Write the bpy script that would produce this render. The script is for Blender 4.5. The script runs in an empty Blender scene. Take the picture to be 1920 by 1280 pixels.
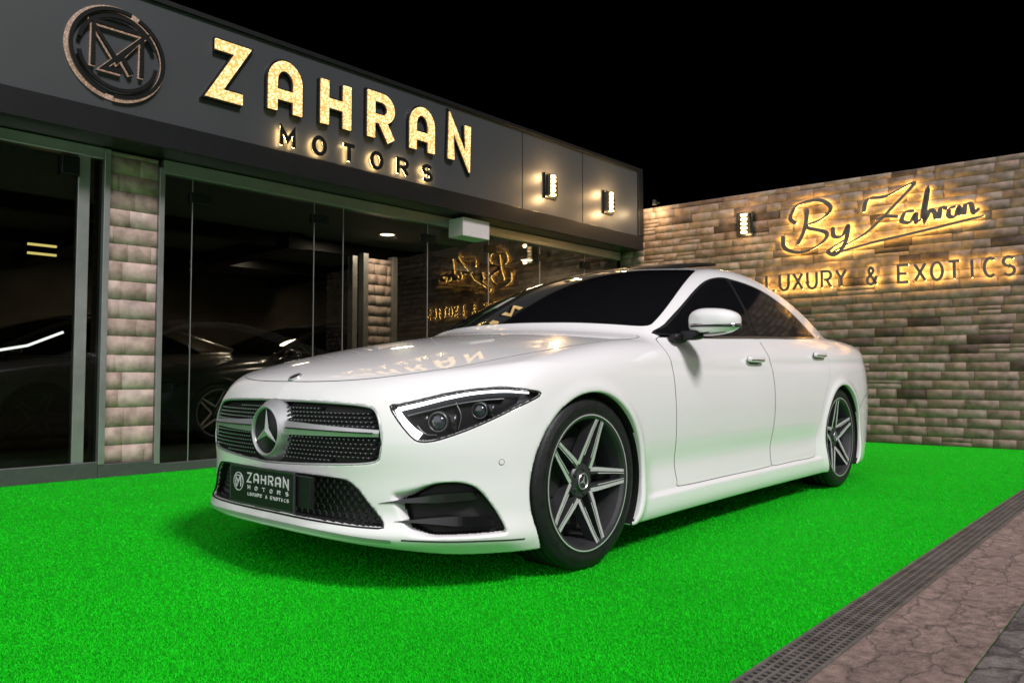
import bpy, math, random
import numpy as np
from mathutils import Vector
from mathutils.geometry import delaunay_2d_cdt
random.seed(4); np.random.seed(4)
scene=bpy.context.scene
COL=scene.collection
rad=math.radians
# ------------------------------------------------------------ materials
def mat(name,color,rough=.5,metal=0,coat=0,emit=None,es=0,noise=0,nscale=20,bump=0,bscale=60,attr=None,spec=.5,bdist=.01):
    m=bpy.data.materials.new(name); m.use_nodes=True; nt=m.node_tree; N=nt.nodes; L=nt.links
    b=N['Principled BSDF']
    b.inputs['Base Color'].default_value=(*color,1); b.inputs['Roughness'].default_value=rough
    b.inputs['Metallic'].default_value=metal; b.inputs['Coat Weight'].default_value=coat
    b.inputs['Coat Roughness'].default_value=.03; b.inputs['Specular IOR Level'].default_value=spec
    if emit: b.inputs['Emission Color'].default_value=(*emit,1); b.inputs['Emission Strength'].default_value=es
    tc=N.new('ShaderNodeTexCoord')
    if noise or attr:
        mx=N.new('ShaderNodeMix'); mx.data_type='RGBA'; mx.blend_type='MULTIPLY'; mx.inputs[0].default_value=1
        n=N.new('ShaderNodeTexNoise'); n.inputs['Scale'].default_value=nscale; n.inputs['Detail'].default_value=6
        L.new(tc.outputs['Object'],n.inputs['Vector'])
        r=N.new('ShaderNodeMapRange'); r.inputs[1].default_value=.3; r.inputs[2].default_value=.7
        r.inputs[3].default_value=1-noise; r.inputs[4].default_value=1+noise
        L.new(n.outputs['Fac'],r.inputs[0]); L.new(r.outputs[0],mx.inputs[7])
        if attr:
            at=N.new('ShaderNodeAttribute'); at.attribute_name=attr; L.new(at.outputs['Color'],mx.inputs[6])
        else: mx.inputs[6].default_value=(*color,1)
        L.new(mx.outputs[2],b.inputs['Base Color'])
    if bump:
        n2=N.new('ShaderNodeTexNoise'); n2.inputs['Scale'].default_value=bscale; n2.inputs['Detail'].default_value=8
        L.new(tc.outputs['Object'],n2.inputs['Vector'])
        bp=N.new('ShaderNodeBump'); bp.inputs['Strength'].default_value=bump; bp.inputs['Distance'].default_value=bdist
        L.new(n2.outputs['Fac'],bp.inputs['Height']); L.new(bp.outputs[0],b.inputs['Normal'])
    return m
def glassmat(name,tint,base=.05,mul=.75,pw=3.5):
    m=bpy.data.materials.new(name); m.use_nodes=True; nt=m.node_tree; N=nt.nodes; L=nt.links
    N.remove(N['Principled BSDF']); out=N['Material Output']
    t=N.new('ShaderNodeBsdfTransparent'); t.inputs[0].default_value=(*tint,1)
    g=N.new('ShaderNodeBsdfGlossy'); g.inputs['Roughness'].default_value=.01
    lw=N.new('ShaderNodeLayerWeight'); lw.inputs[0].default_value=.5
    p=N.new('ShaderNodeMath'); p.operation='POWER'; p.inputs[1].default_value=pw
    ma=N.new('ShaderNodeMath'); ma.operation='MULTIPLY_ADD'; ma.inputs[1].default_value=mul; ma.inputs[2].default_value=base
    mx=N.new('ShaderNodeMixShader')
    L.new(lw.outputs['Facing'],p.inputs[0]); L.new(p.outputs[0],ma.inputs[0]); L.new(ma.outputs[0],mx.inputs[0])
    L.new(t.outputs[0],mx.inputs[1]); L.new(g.outputs[0],mx.inputs[2]); L.new(mx.outputs[0],out.inputs[0])
    return m
M={}
M['paint']=mat('white_paint',(.88,.86,.865),.26,0,1,noise=.01,nscale=3)
M['darkpaint']=mat('black_paint',(.008,.008,.009),.3,0,.5,noise=.05,nscale=3)
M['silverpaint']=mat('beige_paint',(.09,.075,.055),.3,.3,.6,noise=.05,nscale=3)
M['liner']=mat('black_plastic',(.010,.010,.010),.6,noise=.2,bump=.1)
M['platebase']=mat('plate_black',(.010,.010,.011),.45,noise=.1,spec=.3)
M['lampblack']=mat('lamp_black',(.008,.008,.009),.35,noise=.1,spec=.12)
M['gloss']=mat('gloss_black',(.008,.008,.009),.15,0,.3,noise=.1)
M['tint']=mat('tinted_glass',(.006,.006,.007),.03,0,.7,noise=.1,spec=.5)
M['tintside']=mat('tinted_side_glass',(.006,.006,.007),.06,0,0,noise=.1,spec=.35)
M['seam']=mat('seam_black',(.05,.05,.05),.7,noise=.1)
M['chrome']=mat('chrome',(.75,.75,.76),.12,1,noise=.03)
M['satin']=mat('satin_silver',(.50,.50,.51),.32,.6,noise=.05)
M['rimdark']=mat('wheel_gunmetal',(.075,.075,.08),.35,.6,noise=.1)
M['rimface']=mat('machined_alloy',(.80,.78,.80),.36,.5,noise=.06,nscale=60)
M['tyre']=mat('tyre_rubber',(.012,.012,.013),.5,noise=.3,nscale=30,bump=.15,bscale=90,spec=.35)
M['disc']=mat('brake_steel',(.14,.14,.14),.35,.9,noise=.2)
M['drl']=mat('running_light',(.8,.8,.8),.3,emit=(.93,.97,1),es=3.0,noise=.02)
M['cover']=glassmat('clear_cover',(.97,.97,.97),.015,.35)
M['glass']=glassmat('shop_glass',(.62,.64,.64),.012,1.0,2.6)
M['lens']=mat('projector_lens',(.05,.055,.07),.04,.3,1,noise=.1)
M['reflector']=mat('lamp_reflector',(.05,.05,.055),.25,.7,noise=.3,nscale=90)
M['platetext']=mat('plate_lettering',(.55,.55,.55),.4,emit=(.7,.7,.7),es=.1,noise=.03)
M['red']=mat('red_lens',(.35,.01,.01),.1,0,1,noise=.1)
# ------------------------------------------------------------ mesh helpers
def mobj(name,verts,faces,mats,parent=None,smooth=False,mi=None,col=COL):
    me=bpy.data.meshes.new(name)
    if isinstance(verts,np.ndarray) and isinstance(faces,np.ndarray):
        nv=len(verts); nf=len(faces); k=faces.shape[1]
        me.vertices.add(nv); me.vertices.foreach_set('co',verts.astype(np.float32).ravel())
        me.loops.add(nf*k); me.loops.foreach_set('vertex_index',faces.astype(np.int32).ravel())
        me.polygons.add(nf); me.polygons.foreach_set('loop_start',np.arange(0,nf*k,k,dtype=np.int32))
        me.update(calc_edges=True)
    else: me.from_pydata([tuple(map(float,v)) for v in verts],[],[tuple(map(int,f)) for f in faces]); me.update()
    if not isinstance(mats,(list,tuple)): mats=[mats]
    for m in mats: me.materials.append(M[m] if isinstance(m,str) else m)
    n=len(me.polygons)
    if smooth: me.polygons.foreach_set('use_smooth',np.ones(n,dtype=bool))
    if mi is not None: me.polygons.foreach_set('material_index',np.asarray(mi,dtype=np.int32))
    me.update()
    ob=bpy.data.objects.new(name,me); col.objects.link(ob)
    if parent: ob.parent=parent
    return ob
class B:
    def __init__(s): s.v=[]; s.f=[]; s.m=[]
    def add(s,v,f,m=0):
        o=len(s.v); s.v+= [tuple(p) for p in v]; s.f+=[tuple(i+o for i in q) for q in f]; s.m+=[m]*len(f)
    def box(s,x0,x1,y0,y1,z0,z1,m=0):
        s.add([(x0,y0,z0),(x1,y0,z0),(x1,y1,z0),(x0,y1,z0),(x0,y0,z1),(x1,y0,z1),(x1,y1,z1),(x0,y1,z1)],
              [(0,3,2,1),(4,5,6,7),(0,1,5,4),(1,2,6,5),(2,3,7,6),(3,0,4,7)],m)
    def obj(s,name,mats,parent=None,smooth=False,bevel=0):
        o=mobj(name,s.v,s.f,mats,parent,smooth,s.m)
        if bevel:
            b=o.modifiers.new('bevel','BEVEL'); b.width=bevel; b.segments=2
        return o
def empty(name,loc=(0,0,0),rz=0,parent=None,label=None,cat=None):
    e=bpy.data.objects.new(name,None); COL.objects.link(e); e.location=loc; e.rotation_euler=(0,0,rz); e.empty_display_size=.2
    if parent: e.parent=parent
    if label: e['label']=label
    if cat: e['category']=cat
    return e
def lathe(b,prof,n=64,m=0,axis='y',off=(0,0,0),mfun=None):
    v=[];f=[];k=len(prof)
    for i in range(n):
        t=2*math.pi*i/n; c,s=math.cos(t),math.sin(t)
        for r,h in prof:
            if axis=='y': v.append((r*c+off[0],h+off[1],r*s+off[2]))
            elif axis=='x': v.append((h+off[0],r*c+off[1],r*s+off[2]))
            else: v.append((r*c+off[0],r*s+off[1],h+off[2]))
    for i in range(n):
        for j in range(k-1):
            a=i*k+j; c_=((i+1)%n)*k+j
            f.append((a,a+1,c_+1,c_))
    o=len(b.v); b.v+=v; b.f+=[tuple(q+o for q in x) for x in f]
    b.m+= [ (mfun(j) if mfun else m) for i in range(n) for j in range(k-1)]
def selip(b,c,r,e1=1,e2=1,n=28,m=0,rot=None,taper=0):
    v=[];f=[]
    sg=lambda w,e: math.copysign(abs(w)**e,w)
    for i in range(n//2+1):
        ph=-math.pi/2+math.pi*i/(n//2)
        for j in range(n):
            th=2*math.pi*j/n
            x=sg(math.cos(ph),e1)*sg(math.cos(th),e2); y=sg(math.cos(ph),e1)*sg(math.sin(th),e2); z=sg(math.sin(ph),e1)
            z*=1-taper*y
            p=Vector((x*r[0],y*r[1],z*r[2]))
            if rot: p.rotate(rot)
            v.append((p.x+c[0],p.y+c[1],p.z+c[2]))
    for i in range(n//2):
        for j in range(n):
            a=i*n+j; a2=i*n+(j+1)%n
            f.append((a,a2,a2+n,a+n))
    b.add(v,f,m)
def catmull(pts,n=6,closed=False):
    P=[np.array(p,float) for p in pts]; out=[]; N=len(P)
    rng=N if closed else N-1
    for i in range(rng):
        p1=P[i];p2=P[(i+1)%N]
        p0=P[i-1] if (closed or i>0) else 2*p1-p2
        p3=P[(i+2)%N] if (closed or i<N-2) else 2*p2-p1
        for k in range(n):
            t=k/n
            out.append(.5*((2*p1)+(-p0+p2)*t+(2*p0-5*p1+4*p2-p3)*t*t+(-p0+3*p1-3*p2+p3)*t**3))
    if not closed: out.append(P[-1])
    return np.array(out)
def resample(P,step,closed=False):
    P=np.array(P,float)
    if closed: P=np.vstack([P,P[:1]])
    d=np.r_[0,np.cumsum(np.linalg.norm(np.diff(P,axis=0),axis=1))]
    n=max(2,int(round(d[-1]/step))+1); t=np.linspace(0,d[-1],n)
    Q=np.stack([np.interp(t,d,P[:,k]) for k in range(P.shape[1])],1)
    return Q[:-1] if closed else Q
def tube(b,P,r,n=8,closed=False,m=0):
    P=np.array(P,float); N=len(P); v=[]
    for i in range(N):
        a=P[i-1] if (i>0 or closed) else P[i]; c=P[(i+1)%N] if (i<N-1 or closed) else P[i]
        t=Vector(c-a); t.normalize()
        u=t.cross(Vector((0,0,1))); 
        if u.length<.1: u=t.cross(Vector((0,1,0)))
        u.normalize(); w=t.cross(u)
        for k in range(n):
            g=2*math.pi*k/n; q=Vector(P[i])+r*(math.cos(g)*u+math.sin(g)*w); v.append(tuple(q))
    f=[]
    for i in range(N if closed else N-1):
        for k in range(n):
            f.append((i*n+k,i*n+(k+1)%n,((i+1)%N)*n+(k+1)%n,((i+1)%N)*n+k))
    b.add(v,f,m)
# ------------------------------------------------------------ strokes / lettering
def arc(cx,cy,rx,ry,a0,a1,n=14):
    return [(cx+rx*math.cos(rad(a0+(a1-a0)*i/n)),cy+ry*math.sin(rad(a0+(a1-a0)*i/n))) for i in range(n+1)]
FONT={
'A':[[(0,0)]+arc(.5,.64,.5,.36,180,0)+[(1,0)],[(0,.36),(1,.36)]],
'H':[[(0,0),(0,1)],[(1,0),(1,1)],[(0,.5),(1,.5)]],
'N':[[(0,0),(0,1),(1,0),(1,1)]],
'Z':[[(0,1),(1,1),(0,0),(1,0)]],
'R':[[(0,0),(0,1),(.5,1)]+arc(.52,.74,.46,.26,90,-90)+[(.2,.48)],[(.5,.48),(1,0)]],
'M':[[(0,0),(0,1),(.5,.35),(1,1),(1,0)]],
'O':[arc(.5,.5,.5,.5,0,360,28)],
'T':[[(0,1),(1,1)],[(.5,1),(.5,0)]],
'S':[arc(.5,.75,.45,.25,30,270)+arc(.5,.25,.45,.25,90,-150)],
'L':[[(0,1),(0,0),(1,0)]],
'U':[[(0,1),(0,.4)]+arc(.5,.4,.5,.4,180,360)+[(1,1)]],
'X':[[(0,0),(1,1)],[(0,1),(1,0)]],
'Y':[[(0,1),(.5,.5),(1,1)],[(.5,.5),(.5,0)]],
'&':[[tuple(p) for p in catmull([(1,0),(.35,.62),(.25,.85),(.45,1),(.66,.86),(.58,.68),(.1,.36),(.08,.12),(.4,0),(.75,.12),(1,.48)],4)]],
'E':[[(1,1),(0,1),(0,0),(1,0)],[(0,.5),(.85,.5)]],
'I':[[(.5,0),(.5,1)]],
'C':[arc(.5,.5,.5,.5,50,310,24)],
}
def text_strokes(s,x0,z0,w,h,pitch):
    out=[]
    for i,ch in enumerate(s):
        for st in FONT.get(ch,[]): out.append([(x0+i*pitch+p[0]*w,z0+p[1]*h) for p in st])
    return out
def ribbon(P,w,pen=False):
    P=[np.array(p,float) for p in P]; closed=np.linalg.norm(P[0]-P[-1])<1e-6
    if closed: P=P[:-1]
    N=len(P); Lf=[];Rt=[]
    for i in range(N):
        ds=[]
        if i>0 or closed: d=P[i]-P[i-1]; ds.append(d/(np.linalg.norm(d)+1e-9))
        if i<N-1 or closed: d=P[(i+1)%N]-P[i]; ds.append(d/(np.linalg.norm(d)+1e-9))
        ns=[np.array([-d[1],d[0]]) for d in ds]
        if len(ns)==2:
            nn=ns[0]+ns[1]; l=np.linalg.norm(nn); nn=nn/l if l>.2 else ns[0]
            k=1/max(.42,float(nn@ns[0]))
        else: nn=ns[0];k=1
        if pen:
            a=math.atan2(ds[0][1],ds[0][0]); k*=.42+.95*abs(math.sin(a-rad(25)))
            if i in(0,N-1): k*=.5
        Lf.append(P[i]+nn*w/2*k); Rt.append(P[i]-nn*w/2*k)
    return Lf,Rt,closed
def strokes(b,S,w,y0,y1,m=0,pen=False):
    for k,P in enumerate(S):
        Lf,Rt,cl=ribbon(P,w,pen); yf=y0-.0012*(k%3); n=len(Lf)
        v=[(p[0],yf,p[1]) for p in Lf]+[(p[0],yf,p[1]) for p in Rt]+[(p[0],y1,p[1]) for p in Lf]+[(p[0],y1,p[1]) for p in Rt]
        f=[]
        for i in range(n if cl else n-1):
            j=(i+1)%n
            f+=[(i,j,n+j,n+i),(i,2*n+i,2*n+j,j),(n+i,n+j,3*n+j,3*n+i),(2*n+i,3*n+i,3*n+j,2*n+j)]
        if not cl: f+=[(0,n,3*n,2*n),(n-1,3*n-1,4*n-1,2*n-1)]
        b.add(v,f,m)
# ============================================================ CAR FIELD
class Sp:
    def __init__(s,pts):
        pts=sorted(pts); x=np.array([p[0] for p in pts],float); y=np.array([p[1] for p in pts],float)
        n=len(x); h=np.diff(x); A=np.zeros((n,n)); b=np.zeros(n); A[0,0]=A[-1,-1]=1
        for i in range(1,n-1):
            A[i,i-1]=h[i-1];A[i,i]=2*(h[i-1]+h[i]);A[i,i+1]=h[i]; b[i]=3*((y[i+1]-y[i])/h[i]-(y[i]-y[i-1])/h[i-1])
        c=np.linalg.solve(A,b); X=np.linspace(x[0],x[-1],4000); k=np.clip(np.searchsorted(x,X,'right')-1,0,n-2)
        bb=np.diff(y)/h-h*(2*c[:-1]+c[1:])/3; d=np.diff(c)/(3*h); t=X-x[k]
        s.X=X; s.Y=y[k]+bb[k]*t+c[:-1][k]*t*t+d[k]*t**3
        s.D=np.gradient(s.Y,s.X)
    def __call__(s,v): return np.interp(v,s.X,s.Y)
    def d(s,v): return np.interp(v,s.X,s.D)
Wm=Sp([(1,.86),(.75,.895),(.5,.922),(.2,.938),(0,.941),(-.5,.934),(-1,.926),(-1.8,.926),(-2.5,.938),(-2.94,.946),(-3.4,.93),(-3.8,.885),(-4.12,.80),(-4.4,.7)])
Sd=Sp([(0,.09),(.10,.04),(.15,.010),(.20,.001),(.25,.002),(.32,.008),(.45,.007),(.60,0),(.70,.004),(.80,.018),(.88,.042),(.96,.085),(1.05,.15),(1.5,.5)])
Xf=Sp([(0,.72),(.14,.80),(.185,.872),(.215,.878),(.25,.862),(.32,.855),(.40,.856),(.48,.862),(.56,.858),(.64,.836),(.70,.800),(.76,.745),(.85,.62),(1.5,-.3)])
Cf=Sp([(0,0),(.2,.010),(.4,.038),(.56,.088),(.69,.172),(.79,.275),(.86,.38),(.91,.51),(.95,.74),(1.1,1.8)])
Tl=Sp([(1.2,.50),(.95,.615),(.80,.715),(.70,.765),(.5,.828),(.25,.885),(0,.927),(-.3,.967),(-.6,.99),(-1,1.0),(-1.8,1.03),(-2.5,1.06),(-2.9,1.072),(-3.3,1.075),(-3.8,1.055),(-4.05,1.035),(-4.3,.98)])
Xr=Sp([(0,-3.9),(.2,-4.0),(.4,-4.09),(.6,-4.115),(.8,-4.085),(.95,-4.075),(1.03,-4.10),(1.2,-4.1),(1.5,-4.1)])
Cr=Sp([(0,0),(.4,.03),(.6,.08),(.75,.17),(.85,.33),(1.1,1.2)])
Rc=Sp([(1.5,.2),(.5,.55),(0,.78),(-.2,.885),(-.4,.988),(-.6,1.085),(-.8,1.175),(-1.0,1.258),(-1.2,1.33),(-1.4,1.385),(-1.6,1.419),(-1.8,1.434),(-2.1,1.432),(-2.4,1.40),(-2.7,1.342),(-3.0,1.265),(-3.3,1.178),(-3.6,1.088),(-3.9,.99),(-4.6,.75)])
Bg=Sp([(1,.7),(-.3,.80),(-.9,.835),(-1.5,.845),(-2,.84),(-2.5,.82),(-3,.77),(-3.5,.67),(-4.4,.42)])
Sh=Sp([(1.5,.33),(-1.2,.33),(-1.7,.26),(-2.2,.05),(-2.7,-.15),(-3.2,-.22),(-4.5,-.22)])
WC=[(0.0,.337),(-2.939,.337)]; RW=.354
def smax(a,b,k):
    h=np.maximum(k-np.abs(a-b),0)/k; return np.maximum(a,b)+h*h*k*.25
def smin(a,b,k): return -smax(-a,-b,k)
def sig(t): return 1/(1+np.exp(-t))
def f0(x,a,z):
    ws=Wm(x)-Sd(z)
    win=sig((-.43-x)/.02)*sig((x+2.50)/.02)
    ws=ws-win*sig((z-.236)/.003)*(.014*np.exp(-((z-.236)/.16)**2)+.008*np.exp(-((z-.36)/.07)**2))
    ws=ws-.009*np.exp(-((z-(.80-.02*(x+1)))/.026)**2)*sig((-.9-x)/.25)
    rr=None
    for cx,cz in WC:
        r=np.sqrt((x-cx)**2+(z-cz)**2); ws=ws+.011*np.exp(-((r-.370)/.028)**2)
        rr=r if rr is None else np.minimum(rr,r)
    g1=a-ws
    g3=(z-(Tl(x)-(.095)*a*a))/np.sqrt(1+Tl.d(x)**2)
    g2=(x-(Xf(z)-Cf(a)))/np.sqrt(1+Cf.d(a)**2)
    g5=(Xr(z)+Cr(a)-x)/np.sqrt(1+Cr.d(a)**2)
    zb=.130+.055*sig((x-.62)/.05)*np.clip(1-(a/.8)**2,0,1)
    g=smax(g1,g3,.10); g=smax(g,g2,.032); g=smax(g,g5,.05); g=smax(g,zb-z,.008)
    h=z-.95
    wg=Bg(x)-.345*h-.28*h*np.abs(h)
    q1=(a-wg)/1.1
    xx=x+Sh(x)*a*a
    q3=(z-(Rc(xx)-.09*a*a))/np.sqrt(1+Rc.d(xx)**2)
    q=smax(q1,q3,.065)
    q=smax(q,.80-z,.02)
    g=smin(g,q,.03)
    g=smax(g,np.minimum(RW-rr,a-.58),.007)
    return g
def mirpoly(h): return h+[(-p[0],p[1]) for p in h[::-1] if abs(p[0])>1e-6]
GR=catmull(mirpoly([(0,.664),(.30,.660),(.49,.650),(.545,.625),(.575,.55),(.574,.485),(.54,.452),(.32,.436),(0,.424)]),6,True)
LI=catmull(mirpoly([(0,.395),(.38,.392),(.47,.372),(.54,.30),(.590,.240),(.56,.232),(.3,.236),(0,.240)]),6,True)
HL=catmull([(-.105,.650),(-.075,.600),(-.03,.548),(.0,.530),(.05,.532),(.12,.552),(.212,.586),(.33,.638),(.435,.688),(.38,.706),(.30,.714),(.212,.710),(.10,.695),(0,.672),(-.07,.656)],5,True)
SI=catmull([(-.100,.352),(-.02,.372),(.06,.388),(.135,.390),(.20,.368),(.26,.298),(.303,.222),(.290,.205),(.1,.202),(-.02,.206),(-.055,.235),(-.08,.29)],4,True)
SI2=catmull([(-.020,.330),(.05,.362),(.13,.372),(.195,.350),(.248,.290),(.286,.226),(.275,.213),(.1,.211),(.005,.215),(-.025,.24)],4,True)
def psdf(px,py,P):
    P=np.asarray(P); d=np.full(px.shape,1e9); ins=np.zeros(px.shape,bool); n=len(P)
    for i in range(n):
        ax,ay=P[i]; bx,by=P[(i+1)%n]; ex,ey=bx-ax,by-ay
        t=np.clip(((px-ax)*ex+(py-ay)*ey)/(ex*ex+ey*ey+1e-12),0,1)
        d=np.minimum(d,(px-ax-t*ex)**2+(py-ay-t*ey)**2)
        c=((ay>py)!=(by>py))&(px<(bx-ax)*(py-ay)/(by-ay+1e-12)+ax)
        ins^=c
    d=np.sqrt(d); return np.where(ins,-d,d)
def ss(t): t=np.clip(t,0,1); return t*t*(3-2*t)
def rec(x,a,z):
    o=np.zeros(x.shape); u=(a-x)/math.sqrt(2)
    m=(x>.5)&(z<.72)
    if m.any():
        o[m]+=.040*ss(-psdf(a[m],z[m],GR)/.012)+.05*ss(-psdf(a[m],z[m],LI)/.012)
    m=(x>.05)&(z<.74)&(u>-.2)&(z>.18)
    if m.any():
        o[m]+=.040*ss(-psdf(u[m],z[m],HL)/.010)
        d=-psdf(u[m],z[m],SI); wdt=.012+.05*ss((.07-u[m])/.14)
        o[m]+=.055*ss(d/wdt)
    return o
def fr(x,a,z): return f0(x,a,z)+rec(x,a,z)
# ------------------------------------------------------------ surface nets
H=.008
xs=np.arange(-4.22,1.0,H); ys=np.arange(-H/2,1.05,H); zs=np.arange(.08,1.50,H)
F=np.broadcast_to(f0(xs[:,None,None],np.abs(ys)[None,:,None],zs[None,None,:]),(len(xs),len(ys),len(zs))).astype(np.float32).copy()
I,J,K=np.nonzero(np.abs(F)<.10); mk=(xs[I]>.05)&(zs[K]<.75); I,J,K=I[mk],J[mk],K[mk]
F[I,J,K]+=rec(xs[I],np.abs(ys[J]),zs[K]).astype(np.float32)
ins=F<0
c=[ins[i:F.shape[0]-1+i,j:F.shape[1]-1+j,k:F.shape[2]-1+k] for i in(0,1) for j in(0,1) for k in(0,1)]
sm=sum(q.astype(np.int8) for q in c); act=(sm>0)&(sm<8)
I,J,K=np.nonzero(act); nv=len(I); idx=-np.ones(act.shape,np.int32); idx[I,J,K]=np.arange(nv)
acc=np.zeros((nv,3)); cnt=np.zeros(nv)
cor=[(i,j,k) for i in(0,1) for j in(0,1) for k in(0,1)]
for p in cor:
    for ax in range(3):
        if p[ax]==0:
            q=list(p); q[ax]=1
            fa=F[I+p[0],J+p[1],K+p[2]].astype(float); fb=F[I+q[0],J+q[1],K+q[2]].astype(float)
            s=(fa<0)!=(fb<0); t=np.where(s,fa/(fa-fb+1e-12),0)
            pos=np.array(p,float)[None,:].repeat(nv,0); pos[:,ax]+=t
            acc[s]+=pos[s]; cnt[s]+=1
V=acc/cnt[:,None]; V=np.stack([xs[I]+V[:,0]*H,ys[J]+V[:,1]*H,zs[K]+V[:,2]*H],1)
V[J==0,1]=0
def grad(fn,P,e=6e-4):
    g=[]
    for ax in range(3):
        A=P.copy();A[:,ax]+=e; C=P.copy();C[:,ax]-=e
        g.append((fn(A[:,0],np.abs(A[:,1]),A[:,2])-fn(C[:,0],np.abs(C[:,1]),C[:,2]))/(2*e))
    return np.stack(g,1)
for it in range(3):
    v=fr(V[:,0],np.abs(V[:,1]),V[:,2]); g=grad(fr,V)
    st=-(v/((g**2).sum(1)+1e-6))[:,None]*g
    l=np.linalg.norm(st,axis=1); st*=np.minimum(1,.4*H/(l+1e-9))[:,None]
    V+=st; V[J==0,1]=0
Q=[]
def quads(ax):
    a=[slice(1,-1) for _ in range(3)]; b=[slice(1,-1) for _ in range(3)]
    a[ax]=slice(0,-1); b[ax]=slice(1,None)
    A=ins[tuple(a)]; Bb=ins[tuple(b)]
    d=np.nonzero(A!=Bb); ii=[d[0]+(0 if ax==0 else 1),d[1]+(0 if ax==1 else 1),d[2]+(0 if ax==2 else 1)]
    s=A[d]; o=[(1,2),(2,0),(0,1)][ax]
    def cell(p,q):
        c=[ii[0].copy(),ii[1].copy(),ii[2].copy()]; c[o[0]]=c[o[0]]-p; c[o[1]]=c[o[1]]-q
        return idx[c[0],c[1],c[2]]
    q=np.stack([cell(1,1),cell(0,1),cell(0,0),cell(1,0)],1)
    q[~s]=q[~s][:,::-1]
    return q[(q>=0).all(1)]
Q=np.vstack([quads(0),quads(1),quads(2)])
nvv=len(V); mir=np.arange(nvv)+nvv; onp=(J==0); mir[onp]=np.arange(nvv)[onp]
Q=Q[~onp[Q].all(1)]
V2=V.copy(); V2[:,1]*=-1
ALLV=np.vstack([V,V2]); ALLQ=np.vstack([Q,mir[Q][:,::-1]])
cen=ALLV[ALLQ].mean(1); ca=np.abs(cen[:,1])
fn_=np.cross(ALLV[ALLQ[:,2]]-ALLV[ALLQ[:,0]],ALLV[ALLQ[:,3]]-ALLV[ALLQ[:,1]]); fn_/=np.linalg.norm(fn_,axis=1)[:,None]+1e-12
rr=np.minimum(np.hypot(cen[:,0]-WC[0][0],cen[:,2]-WC[0][1]),np.hypot(cen[:,0]-WC[1][0],cen[:,2]-WC[1][1]))
black=((rr<RW+.003)&(ca<Wm(cen[:,0])-.014))|((cen[:,2]<.20)&(np.abs(fn_[:,2])>.9))
dp=f0(cen[:,0],ca,cen[:,2]); uu=(ca-cen[:,0])*.7071
inSI=(cen[:,2]<.40)&(uu>-.10)&(cen[:,0]>.05)
black|=(cen[:,0]>.05)&(dp<np.where(inSI,-.032,-.010))&(cen[:,2]<.74)&(rr>RW+.01)
# ------------------------------------------------------------ projection
def project(P0,D,n=130,T=2.0):
    P0=np.asarray(P0,float); D=np.broadcast_to(np.asarray(D,float),P0.shape); N=len(P0)
    ts=np.linspace(0,T,n); prev=0.; found=np.zeros(N,bool); hi=np.zeros(N)
    lo=np.zeros(N)
    for t in ts:
        P=P0+D*t; v=f0(P[:,0],np.abs(P[:,1]),P[:,2])
        nw=(v<0)&~found; hi[nw]=t; lo[nw]=prev; found|=nw; prev=t
    lo[~found]=T*.5; hi[~found]=T*.5
    for _ in range(22):
        m=(lo+hi)/2; P=P0+D*m[:,None]; v=f0(P[:,0],np.abs(P[:,1]),P[:,2]); s=v<0
        hi=np.where(s,m,hi); lo=np.where(s,lo,m)
    P=P0+D*hi[:,None]; g=grad(f0,P,1.5e-3); g/=np.linalg.norm(g,axis=1)[:,None]+1e-9
    return P,g
S2=math.sqrt(.5)
def rays(kind,uv):
    uv=np.asarray(uv,float); N=len(uv); z=np.zeros(N)
    if kind=='front': return np.stack([z+1.3,uv[:,0],uv[:,1]],1),(-1,0,0)
    if kind=='side': return np.stack([uv[:,0],z+1.3,uv[:,1]],1),(0,-1,0)
    if kind=='diag': return np.stack([-uv[:,0]*S2+1.5*S2,uv[:,0]*S2+1.5*S2,uv[:,1]],1),(-S2,-S2,0)
    if kind=='top': return np.stack([uv[:,0],uv[:,1],z+1.8],1),(0,0,-1)
    if kind=='rear': return np.stack([z-4.6,uv[:,0],uv[:,1]],1),(1,0,0)
def onsurf(kind,uv,off):
    P0,D=rays(kind,uv); P,g=project(P0,D); 
    if isinstance(off,np.ndarray): off=off[:,None]
    return P+g*off,g
def flipm(v): v=np.array(v,float); v[:,1]*=-1; return v
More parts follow.
